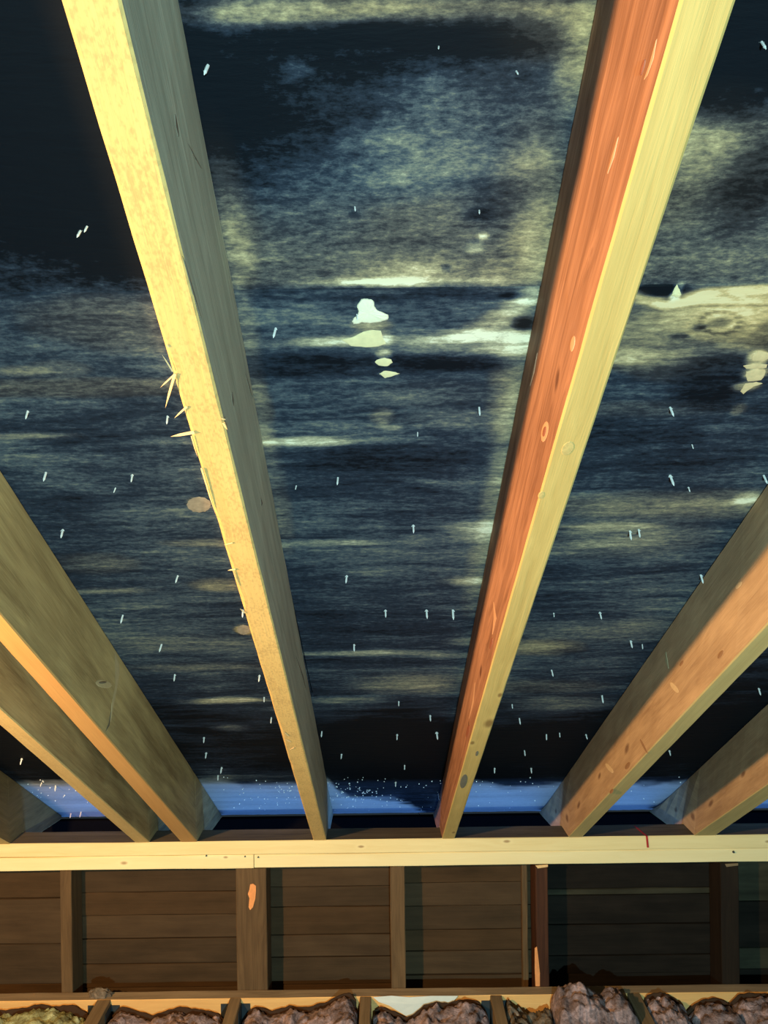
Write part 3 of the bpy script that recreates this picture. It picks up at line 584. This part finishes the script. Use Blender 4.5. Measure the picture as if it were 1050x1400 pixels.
def sliver(pts, w):
    L, Rr = [], []
    for i, (x, y) in enumerate(pts):
        ww = w * (1 if 0 < i < len(pts) - 1 else .25); L.append((x - ww, y - ww * .3)); Rr.append((x + ww, y + ww * .3))
    return L + Rr[::-1]
M['grain_red_light'] = plain('grain_red_light', (0.58, 0.34, 0.23), 0.7, 0, .15, 120)
M['grain_red_dark'] = plain('grain_red_dark', (0.27, 0.10, 0.065), 0.8, 0, .3, 120)
M['grain_tan_light'] = plain('grain_tan_light', (0.66, 0.49, 0.29), 0.7, 0, .15, 120)
M['grain_tan_dark'] = plain('grain_tan_dark', (0.30, 0.17, 0.09), 0.8, 0, .3, 120)
M['grain_olive_light'] = plain('grain_olive_light', (0.50, 0.43, 0.26), 0.7, 0, .15, 120)
M['knot_straw'] = plain('knot_straw', (0.52, 0.37, 0.14), 0.8, 0, .4, 220)
M['grain_grey_dark'] = plain('grain_grey_dark', (0.16, 0.145, 0.11), 0.8, 0, .3, 120)
# red rafter
for q in (oval(745, 590, 16, 5, -1.38), oval(783, 470, 12, 3, -1.4)): mark('knot', q, r2, b2L, t2L, -1, M['grain_red_light'])
for q in (oval(745, 590, 8, 2.2, -1.38), oval(880, 92, 13, 2.0, -1.3), oval(672, 880, 9, 1.8, -1.4), oval(640, 1000, 10, 2.2, -1.4)): mark('knot', q, r2, b2L, t2L, -1, M['grain_red_dark'], .0011)
for pts, w_ in (([(899, 50), (893, 80), (884, 105), (880, 112)], 1.1), ([(846, 185), (838, 215), (830, 240)], 1.6), ([(675, 820), (678, 845), (673, 870)], 1.6), ([(735, 480), (729, 510), (724, 530)], 1.2), ([(650, 930), (647, 960), (641, 985)], 1.2)):
    mark('torn_grain', sliver(pts, w_), r2, b2L, t2L, -1, M['grain_red_light'])
for q in (oval(776, 613, 12, 8, -.9), oval(740, 677, 6, 4, -1)): mark('knot', q, r2, None, None, 0, M['grain_tan_dark'] if q[0][1] > 900 else M['knot_straw'], .0005, True)
mark('knot', oval(634, 1068, 11, 5, -1.3), r2, None, None, 0, M['grain_grey_dark'], .0006, True)
mark('knot', oval(652, 1030, 4, 2, -1.3), r2, None, None, 0, M['grain_grey_dark'], .0006, True)
# tan rafter
for q in (oval(922, 940, 10, 3.5, .9), oval(833, 1050, 9, 3, .9), oval(1010, 800, 7, 3, -.9)): mark('knot', q, r3, b3L, t3L, -1, M['grain_tan_light'])
for q in (oval(858, 1047, 6, 3, -1), oval(880, 1020, 12, 1.6, 1.1), oval(985, 895, 7, 3, -1), oval(836, 1082, 4, 2, -1), oval(932, 907, 5, 2, -1)): mark('knot', q, r3, b3L, t3L, -1, M['grain_tan_dark'])
mark('torn_grain', sliver([(910, 890), (911, 905), (914, 915)], 2.2), r3, b3L, t3L, -1, M['grain_olive_light'])
# broad olive rafter: knot with a torn rim, and a long crack
mark('knot', oval(142, 935, 12, 6, .2), r5, b5R, t5R, 1, M['grain_olive_light'])
mark('knot', oval(140, 933, 6, 1.8, -.1), r5, b5R, t5R, 1, M['grain_grey_dark'], .0012)
mark('crack', sliver([(157, 888), (162, 905), (162, 922), (158, 945), (154, 965), (151, 990)], 1.6), r5, b5R, t5R, 1, M['grain_olive_light'])
mark('crack', sliver([(152, 972), (149, 992), (144, 1001)], .9), r5, b5R, t5R, 1, M['grain_grey_dark'])
# grey side of the golden rafter: drying checks
for pts, w_ in (([(239, 155), (241, 172), (244, 188)], 1.6), ([(256, 195), (266, 215), (276, 232)], .7), ([(317, 535), (318, 548), (319, 556)], 1.3), ([(335, 510), (341, 530), (345, 545)], .8), ([(356, 680), (358, 688), (357, 692)], 1.2), ([(404, 895), (414, 925), (419, 945)], .9), ([(250, 350), (264, 400), (276, 440)], .7)):
    mark('crack', sliver(pts, w_), r1, b1R, t1R, 1, M['grain_grey_dark'])

# splinters along the rough edge of the golden rafter
def splinter(p, q, r0, parent, c=P0 - 0.001, lift=0.0):
    a = on_slope(*p, c); b = on_slope(*q, c - lift)
    d = (b - a).normalized(); s1 = d.cross(nrm).normalized(); s2 = d.cross(s1)
    vs = [a + s1 * r0, a - s1 * r0 * .6 + s2 * r0 * .6, a - s1 * r0 * .4 - s2 * r0 * .5]
    m = a.lerp(b, .6); vs += [m + s1 * r0 * .8, m - s1 * r0 * .5 + s2 * r0 * .4, m - s1 * r0 * .3 - s2 * r0 * .4, b]
    f = [(0, 1, 4, 3), (1, 2, 5, 4), (2, 0, 3, 5), (3, 4, 6), (4, 5, 6), (5, 3, 6), (2, 1, 0)]
    me = mesh_from('splinter', vs, f, [M['splinter_wood']], loc=a)
    return link('splinter', me, parent, a - parent.location)
for p, q, r in (((236, 508), (221, 484), .0010), ((239, 512), (219, 530), .0011), ((240, 511), (226, 558), .0018), ((256, 556), (238, 572), .0013), ((266, 591), (233, 597), .0026),
                ((276, 640), (295, 704), .0016), ((262, 596), (270, 625), .0010), ((318, 742), (306, 745), .0012), ((322, 778), (311, 780), .0018), ((318, 778), (329, 806), .0010), ((306, 578), (311, 588), .0018), ((303, 572), (309, 574), .0012),
                ((335, 838), (328, 832), .0016), ((394, 1006), (388, 1000), .0018), ((397, 1014), (390, 1010), .0018), ((402, 1022), (396, 1025), .0015), ((231, 475), (227, 470), .001)):
    splinter(p, q, r, r1)
tag(r1, 'rafter with splintery speckled golden underside and grey-green side, left of the centre bay', 'rafter')

# ------------------------------------------------------------ double top plate
def plate(x0, x1, z0, z1, mats, fm, label, off, dy=0.0):
    o = board('top_plate', x0, x1, 2.2 + dy, 2.282, z0, z1, mats, face_mats=fm, ch=.0022, off=off, seg=.12)
    return tag(o, label, 'plate', 'boards of the double plate')
# section order: o1=y, o2=z -> bottom, back(+y), top, front(-y)
XJ = on_wall(347, 1180, 2.2).x
ZM = -1.0065
tp = plate(-1.74, 1.74, ZM + .0006, ZP, [M['plate_wood'], M['plate_top']], (0, 1, 1, 0), 'upper board of the yellow double plate the rafters rest on, grey on top', (-.24, 0, 0))
lp1 = plate(-1.74, XJ - .001, -1.0466, ZM - .0008, [M['plate_wood_low']], None, 'lower board of the yellow double plate, left of its butt joint', (-.24, 0, 0), .001)
lp2 = plate(XJ + .001, 1.74, -1.0466, ZM - .0008, [M['plate_wood_low']], None, 'lower board of the yellow double plate, right of its butt joint', (3, 0, 0), .0025)
# red crayon line over top and face
def strip(name, pts, w, mat, parent, wax=(1, 0, 0), t=0.0004):
    vs = []; wv = Vector(wax) * w / 2
    for i, (p, n) in enumerate(pts):
        p = Vector(p); n = Vector(n) * t
        vs += [p - wv + n * .1, p + wv + n * .1, p + wv + n, p - wv + n]
    f = []
    for i in range(len(pts) - 1):
        for j in range(4):
            a, b = i * 4 + j, i * 4 + (j + 1) % 4; f.append((a, b, b + 4, a + 4))
    f += [(0, 1, 2, 3), tuple(len(vs) - 4 + j for j in range(4))]
    me = mesh_from(name, vs, f, [mat], loc=pts[0][0])
    return link(name, me, parent, Vector(pts[0][0]) - parent.location)
xr = on_wall(884, 1145, 2.2).x
strip('red_crayon_line', [((xr - .012, 2.27, ZP + .0008), (0, 0, 1)), ((xr - .004, 2.215, ZP + .0008), (0, 0, 1)), ((xr, 2.1985, ZP + .0006), (0, -.7, .7)), ((xr + .003, 2.1985, ZM + .008), (0, -1, 0))], .006, M['red_crayon'], tp)
# nails and a knot hole plug on plate face
def stud_nail(px, py, y, parent, r=.003):
    bm = bmesh.new(); bmesh.ops.create_cone(bm, segments=10, radius1=r, radius2=r * .8, depth=.004, cap_ends=True, matrix=Matrix.Rotation(math.pi / 2, 4, 'X'))
    me = bpy.data.meshes.new('nail_head'); bm.to_mesh(me); bm.free(); me.materials.append(M['dark_steel'])
    p = on_wall(px, py, y); link('nail_head', me, parent, p - parent.location)
for px, py in ((282, 1170), (353, 1172), (335, 1171)): stud_nail(px, py, 2.1995, lp1 if px < 347 else lp2, .0022)
stud_nail(1003, 1165, 2.1995, lp2, .0035)

# ------------------------------------------------------------ black fascia and soffit closing the eave
def slab(name, x0, x1, y0_, y1_, z0, z1, mat, label):
    me = bpy.data.meshes.new(name); bm = bmesh.new(); bmesh.ops.create_cube(bm, size=1)
    for q in bm.verts: q.co = Vector(((x0 + x1) / 2 + q.co.x * (x1 - x0), (q.co.y) * (y1_ - y0_), (q.co.z + .5) * (z1 - z0)))
    bmesh.ops.bevel(bm, geom=bm.edges[:], offset=.002, segments=1, affect='EDGES')
    bm.to_mesh(me); bm.free(); me.materials.append(mat)
    return tag(link(name, me, None, (0, (y0_ + y1_) / 2, z0)), label, kind='structure')
slab('trim_1', -1.75, 1.75, 2.571, 2.590, -1.42, S0 - SL * 2.59 - .004, M['soffit_black'], 'black fascia board closing the eave behind the rafter tails')
slab('trim_2', -1.75, 1.75, 2.345, 2.570, -1.42, -1.40, M['soffit_black'], 'black soffit board under the eave')

# ------------------------------------------------------------ wall below the plate
def zrow(px, py, y): return on_wall(px, py, y).z
YW = 2.284
v = [(-1.75, 2.300, -1.85), (1.75, 2.300, -1.85), (1.75, 2.300, -1.05), (-1.75, 2.300, -1.05)]
v = v + [(a, 2.304, c) for a, b, c in v]
me = mesh_from('wall_back', v, [(0, 1, 2, 3), (4, 7, 6, 5), (0, 4, 5, 1), (1, 5, 6, 2), (2, 6, 7, 3), (3, 7, 4, 0)], [M['felt']], loc=(0, 2.3, -1.85))
wall = link('wall_back', me, None, (0, 2.3, -1.85)); tag(wall, kind='structure')
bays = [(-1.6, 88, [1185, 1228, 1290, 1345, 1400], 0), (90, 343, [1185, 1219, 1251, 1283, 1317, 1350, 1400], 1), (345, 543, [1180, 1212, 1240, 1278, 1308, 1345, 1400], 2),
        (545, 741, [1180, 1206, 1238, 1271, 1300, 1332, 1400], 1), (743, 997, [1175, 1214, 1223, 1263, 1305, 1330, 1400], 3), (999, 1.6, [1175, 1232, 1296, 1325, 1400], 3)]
for bi, (xa, xb, rows, kind) in enumerate(bays):
    X0 = xa if xa < 0 else on_wall(xa, 1270, YW).x; X1 = xb if xb < 10 else on_wall(xb, 1270, YW).x
    xm = (max(xa, 20) + (xb if xb > 10 else 1040)) / 2
    for i in range(len(rows) - 1):
        za = zrow(xm, rows[i], YW) if i else -1.052
        zb = zrow(xm, rows[i + 1], YW)
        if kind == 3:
            mt = SHADEB
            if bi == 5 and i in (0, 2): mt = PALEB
            if bi == 4 and i == 1: mt = PALEB  # lit strip across the shaded bay, painted as a paler board
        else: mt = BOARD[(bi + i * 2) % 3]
        yy = YW + random.uniform(-.003, .002)
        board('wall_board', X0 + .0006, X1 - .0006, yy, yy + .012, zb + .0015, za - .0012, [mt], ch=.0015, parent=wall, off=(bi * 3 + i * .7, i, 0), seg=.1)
stud_g = 'wall studs under the plate'
def stud(xa, xb, mat, label, name='wall_stud', y0=2.2008, y1=2.279, **kw):
    X0 = on_wall(xa, 1270, y0).x; X1 = on_wall(xb, 1270, y0).x
    # section order for z axis: o1=x, o2=y -> front(-y), +x, back, -x
    o = board(name, X0, X1, y0, y1, -1.80, -1.0474, [mat] + kw.get('extra', []), axis='z', off=(xa * .01, 0, 0), face_mats=kw.get('fm'))
    return tag(o, label, 'stud', stud_g)
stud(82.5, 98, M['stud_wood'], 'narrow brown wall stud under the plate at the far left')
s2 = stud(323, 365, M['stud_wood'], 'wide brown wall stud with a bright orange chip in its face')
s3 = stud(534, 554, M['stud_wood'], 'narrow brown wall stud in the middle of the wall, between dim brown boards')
s4 = stud(733, 750, M['stud_red'], 'dark reddish wall stud with an orange lower corner, right of the middle')
s5 = stud(986, 1011, M['stud_shaded'], 'wall stud at the right, painted in shade, between shaded boards')
X0 = on_wall(714, 1270, 2.262).x; X1 = on_wall(722, 1270, 2.262).x
tag(board('furring_strip', X0, X1, 2.262, 2.28, -1.80, -1.053, [M['stud_wood']], axis='z'), 'thin grey-brown vertical strip just left of the reddish stud', 'strip')
# bare chip on the wide stud
def patch(name, pts, y, t, mat, parent, jy=0.0):
    c = on_wall(*pts[0], y); n = len(pts)
    fr = [on_wall(px, py, y) for px, py in pts]; vs = [Vector((p.x, y - t + random.uniform(-jy, jy), p.z)) for p in fr] + [Vector((p.x, y, p.z)) for p in fr]
    ctr = sum(vs[:n], Vector()) / n; ctr.y = y - t * 1.6; vs.append(ctr)
    f = [(i, (i + 1) % n, 2 * n) for i in range(n)] + [(i, (i + 1) % n, n + (i + 1) % n, n + i) for i in range(n)] + [tuple(range(n, 2 * n))]
    me = mesh_from(name, vs, f, [mat], loc=c)
    return link(name, me, parent, c - (parent.location if parent else Vector()))
patch('stud_patch', [(342, 1209), (346, 1208), (350, 1211), (350, 1219), (349, 1229), (346, 1240), (342, 1244), (340, 1240), (341, 1228), (339, 1222), (341, 1216)], 2.2005, .0012, M['bare_wood'], s2)['label'] = 'bright orange bare wood chip'
patch('stud_patch', [(731, 1296), (734, 1294), (736, 1310), (738, 1330), (738, 1348), (732, 1348), (731, 1325)], 2.2005, .001, M['bare_wood'], s4)['label'] = 'orange lower corner'  # orange patch along the stud's lower left corner
patch('stud_patch', [(732, 1183), (749, 1182), (749, 1185), (735, 1187)], 2.2005, .001, M['splinter_wood'], s4)
patch('stud_patch', [(991, 1181), (1009, 1180), (1009, 1183), (993, 1185)], 2.2005, .001, M['joist_wood'], s5)

# ------------------------------------------------------------ ledger, joists, hangers
ZL = -1.404
led = board('ledger_board', -1.74, 1.74, 2.161, 2.1995, -1.56, ZL, [M['ledger_wood'], M['ledger_top']], face_mats=(0, 1, 1, 0), ch=.002, seg=.1)
tag(led, 'long orange-yellow ledger board with grey top edge, nailed across the stud feet', 'board')
joints = [((142, 1363), .020), ((322, 1363), .0165), ((500, 1364), .016), ((678, 1362), .0165), ((866, 1360), .018)]
jl = ['floor joist at the far left, between the yellowish wool and the mauve wool', 'second floor joist from the left, dark steel tabs at both sides', 'middle floor joist, left of the white paper scrap',
      'second floor joist from the right, brown, right of the white paper scrap', 'rightmost floor joist, nearly buried between mauve wool heaps']
jx = []
for i, ((px, py), hw) in enumerate(joints):
    x = on_wall(px, py, 2.161).x; jx.append(x)
    o = board('floor_joist', x - hw, x + hw, 1.45, 2.1605, -1.545, ZL + .001, [M['joist_wood']], axis='y', off=(i, 0, 0))
    tag(o, jl[i], 'joist', 'floor joists between the insulation')
def hanger(x, hw, label):
    vs, fs = [], []
    def bx(x0, x1, y0, y1, z0, z1):
        n = len(vs)
        for a in (x0, x1):
            for b in (y0, y1):
                for c in (z0, z1): vs.append((a, b, c))
        fs.extend([tuple(n + q for q in f) for f in ((0, 1, 3, 2), (4, 6, 7, 5), (0, 4, 5, 1), (2, 3, 7, 6), (0, 2, 6, 4), (1, 5, 7, 3))])
    for s in (-1, 1):
        a, b = sorted((x + s * (hw + .0006), x + s * (hw + .0022))); bx(a, b, 2.115, 2.1605, -1.54, ZL - .012)
        a, b = sorted((x + s * (hw + .0022), x + s * (hw + .026))); bx(a, b, 2.1588, 2.1605, -1.54, ZL - .014)
    bx(x - hw, x + hw, 2.115, 2.1605, -1.5475, -1.5455)
    me = mesh_from('joist_hanger', vs, fs, [M['dark_steel']], loc=(x, 2.16, -1.54))
    tag(link('joist_hanger', me, None, (x, 2.16, -1.54)), label, 'hanger', 'joist hangers on the ledger')
hanger(jx[0], .020, 'dark steel joist hanger at the leftmost floor joist')
hanger(jx[1], .0165, 'dark steel joist hanger at the second floor joist from the left')
hanger(jx[3], .0165, 'dark steel joist hanger at the second floor joist from the right')

pp = patch('paper_scrap', [(510, 1363), (535, 1361), (560, 1363), (590, 1361), (626, 1361), (620, 1368), (606, 1373), (590, 1379), (574, 1388), (560, 1391), (546, 1383), (532, 1374), (518, 1369)], 2.1608, .002, M['paper_white'], None, .0012)
tag(pp, 'torn white paper scrap on the ledger front, above the mauve wool', 'paper')

# ------------------------------------------------------------ insulation batts
def batt(x0, x1, crest, mat, label, seed, y0=1.55, paper=True, ye=2.145):
    """crest: list of (px, py) heights of the far edge of the wool; the batt fills the bay between two joists"""
    pts = [on_wall(px, py + (4 if paper else 0), ye - .01) for px, py in crest]; xs = [p.x for p in pts]; zs = [p.z for p in pts]
    nx, ny = 72, 64
    rows = []
    for j in range(ny + 1):
        t = j / ny; y = y0 + (ye - y0) * (1 - (1 - t) ** 1.6)
        row = []
        for i in range(nx + 1):
            s = i / nx; x = x0 + (x1 - x0) * s
            zc = float(np.interp(x, xs, zs))
            n1 = noise.fractal(Vector((x * 13 + seed, y * 13, seed)), 1.0, 2.0, 3)
            n2 = abs(noise.noise(Vector((x * 28 + seed * 2, y * 22, 1)))) + .5 * abs(noise.noise(Vector((x * 60, y * 55, seed))))
            n3 = noise.fractal(Vector((x * 110, y * 110, seed)), 1.0, 2.0, 2)
            e = min(s, 1 - s) * 2; round_ = (1 - min(1, e / .22)) ** 2
            fall = max(0, (y - (ye - .035)) / .035) ** 2
            z = min(zc, zc * .45 + (ZL - .012) * .55 if y < ye - .12 else zc) + .010 * n1 + .020 * (n2 - .25) + .0028 * n3 - .028 * round_ - .020 * fall * .6
            row.append((x + .006 * n1 * (1 if 0 < i < nx else 0), y + .006 * n3, z))
        rows.append(row)
    vs = [p for r in rows for p in r]; W = nx + 1
    fs = [(j * W + i, j * W + i + 1, (j + 1) * W + i + 1, (j + 1) * W + i) for j in range(ny) for i in range(nx)]
    ring = [i for i in range(W)] + [j * W + nx for j in range(1, ny + 1)] + [ny * W + i for i in range(nx - 1, -1, -1)] + [j * W for j in range(ny - 1, 0, -1)]
    n0 = len(vs); zb = -1.548
    vs += [(vs[k][0], min(max(vs[k][1], y0), ye), zb) for k in ring]; m = len(ring)
    fs += [(ring[i], ring[(i + 1) % m], n0 + (i + 1) % m, n0 + i) for i in range(m)] + [tuple(range(n0, n0 + m))]
    L = ((x0 + x1) / 2, (y0 + ye) / 2, zb)
    o = link('insulation_batt', mesh_from('insulation_batt', vs, fs, [mat], loc=L, smooth=True), None, L)
    tag(o, label, 'insulation', 'insulation batts between the floor joists')
    if paper:   # brown facing paper curling up round the wool's far edge
        pv, pf = [], []; K = 60
        for i in range(K + 1):
            x = x0 + .004 + (x1 - x0 - .008) * i / K; zc = float(np.interp(x, xs, zs))
            wob = .004 * noise.noise(Vector((x * 60, seed, 0)))
            top = zc + .003 + wob - .02 * (1 - min(1, min(i, K - i) / K * 2 / .22)) ** 2
            yy = ye + .004 + .002 * noise.noise(Vector((x * 30, 3, seed)))
            pv += [(x, yy, zb + .01), (x, yy - .002, top), (x, yy + .0012, top), (x, yy + .0032, zb + .01)]
        for i in range(K):
            for j in range(4):
                a, b = i * 4 + j, i * 4 + (j + 1) % 4; pf.append((a, b, b + 4, a + 4))
        pf += [(0, 1, 2, 3), tuple(K * 4 + j for j in range(4))]
        me = mesh_from('facing_paper', pv, pf, [M['paper_brown']], loc=L)
        link('facing_paper', me, o)['label'] = 'dark brown facing paper'
    return o
g = .0225
batt(-1.22, jx[0] - g, [(-60, 1385), (0, 1383), (30, 1380), (52, 1375), (75, 1378), (95, 1375), (110, 1382), (128, 1390)], M['wool_green'], 'pale yellow-green insulation wool at the bottom left corner', 1.2)
batt(jx[0] + g, jx[1] - g, [(150, 1382), (165, 1377), (185, 1384), (205, 1390), (225, 1384), (245, 1378), (262, 1381), (285, 1384), (310, 1390)], M['wool_mauve'], 'low mauve insulation wool in the bay between the two leftmost joists', 2.2)
batt(jx[1] + g, jx[2] - g, [(335, 1382), (350, 1378), (370, 1384), (395, 1377), (420, 1379), (445, 1372), (465, 1362), (478, 1357), (490, 1364)], M['wool_mauve'], 'mauve insulation wool rising to a peak at the middle joist', 3.7)
batt(jx[2] + g, jx[3] - g, [(508, 1371), (520, 1376), (535, 1384), (555, 1392), (568, 1388), (580, 1376), (596, 1371), (612, 1374), (630, 1368), (650, 1369), (664, 1376), (675, 1388)], M['wool_mauve'], 'two-lobed mauve insulation wool below the white paper scrap', 4.9)
batt(jx[3] + g, on_wall(752, 1380, 2.13).x, [(690, 1365), (700, 1374), (712, 1380), (725, 1384), (740, 1378), (752, 1372)], M['wool_grey'], 'small grey-brown insulation wool heap beside the steel hanger', 5.5, paper=False)
batt(on_wall(754, 1380, 2.13).x, jx[4] - g, [(752, 1356), (765, 1350), (778, 1346), (792, 1345), (806, 1352), (820, 1357), (833, 1346), (846, 1347), (856, 1360)], M['wool_mauve'], 'tallest heap of mauve insulation wool, rising above the ledger', 6.6, paper=False)
xm = on_wall(938, 1380, 2.13).x
batt(jx[4] + g, xm, [(876, 1364), (890, 1362), (905, 1358), (918, 1362), (928, 1370), (938, 1380)], M['wool_mauve'], 'pinkish insulation wool lump right of the rightmost joist', 7.1)
batt(xm + .002, 1.25, [(942, 1376), (955, 1371), (968, 1368), (980, 1366), (992, 1369), (1000, 1374), (1012, 1362), (1030, 1359), (1050, 1360), (1080, 1368)], M['wool_mauve'], 'pink-brown insulation wool in the bottom right corner', 8.4)
# tuft of wool lying on the ledger's top edge
bm = bmesh.new(); bmesh.ops.create_icosphere(bm, subdivisions=4, radius=1)
for q in bm.verts:
    n = noise.fractal(q.co * 2.5, 1, 2, 3); q.co *= 1 + .3 * n; q.co = Vector((q.co.x * .032, q.co.y * .013, max(-.2, q.co.z) * .019))
me = bpy.data.meshes.new('wool_tuft'); bm.to_mesh(me); bm.free(); me.materials.append(M['wool_grey'])
for p in me.polygons: p.use_smooth = True
p = on_wall(137, 1358, 2.18)
tag(link('wool_tuft', me, None, (p.x, 2.18, ZL + .0035)), 'small tan wool tuft on the ledger top beside the leftmost joist', 'insulation')

# ------------------------------------------------------------ floor
v = [(-1.75, 0.2, -1.5485), (1.75, 0.2, -1.5485), (1.75, 2.16, -1.5485), (-1.75, 2.16, -1.5485)]; v += [(a, b, c - .013) for a, b, c in v]
me = mesh_from('floor', v, [(0, 1, 2, 3), (4, 7, 6, 5), (0, 4, 5, 1), (1, 5, 6, 2), (2, 6, 7, 3), (3, 7, 4, 0)], [M['drywall']], loc=(0, .2, -1.56))
tag(link('floor', me, None, (0, .2, -1.56)), kind='structure')
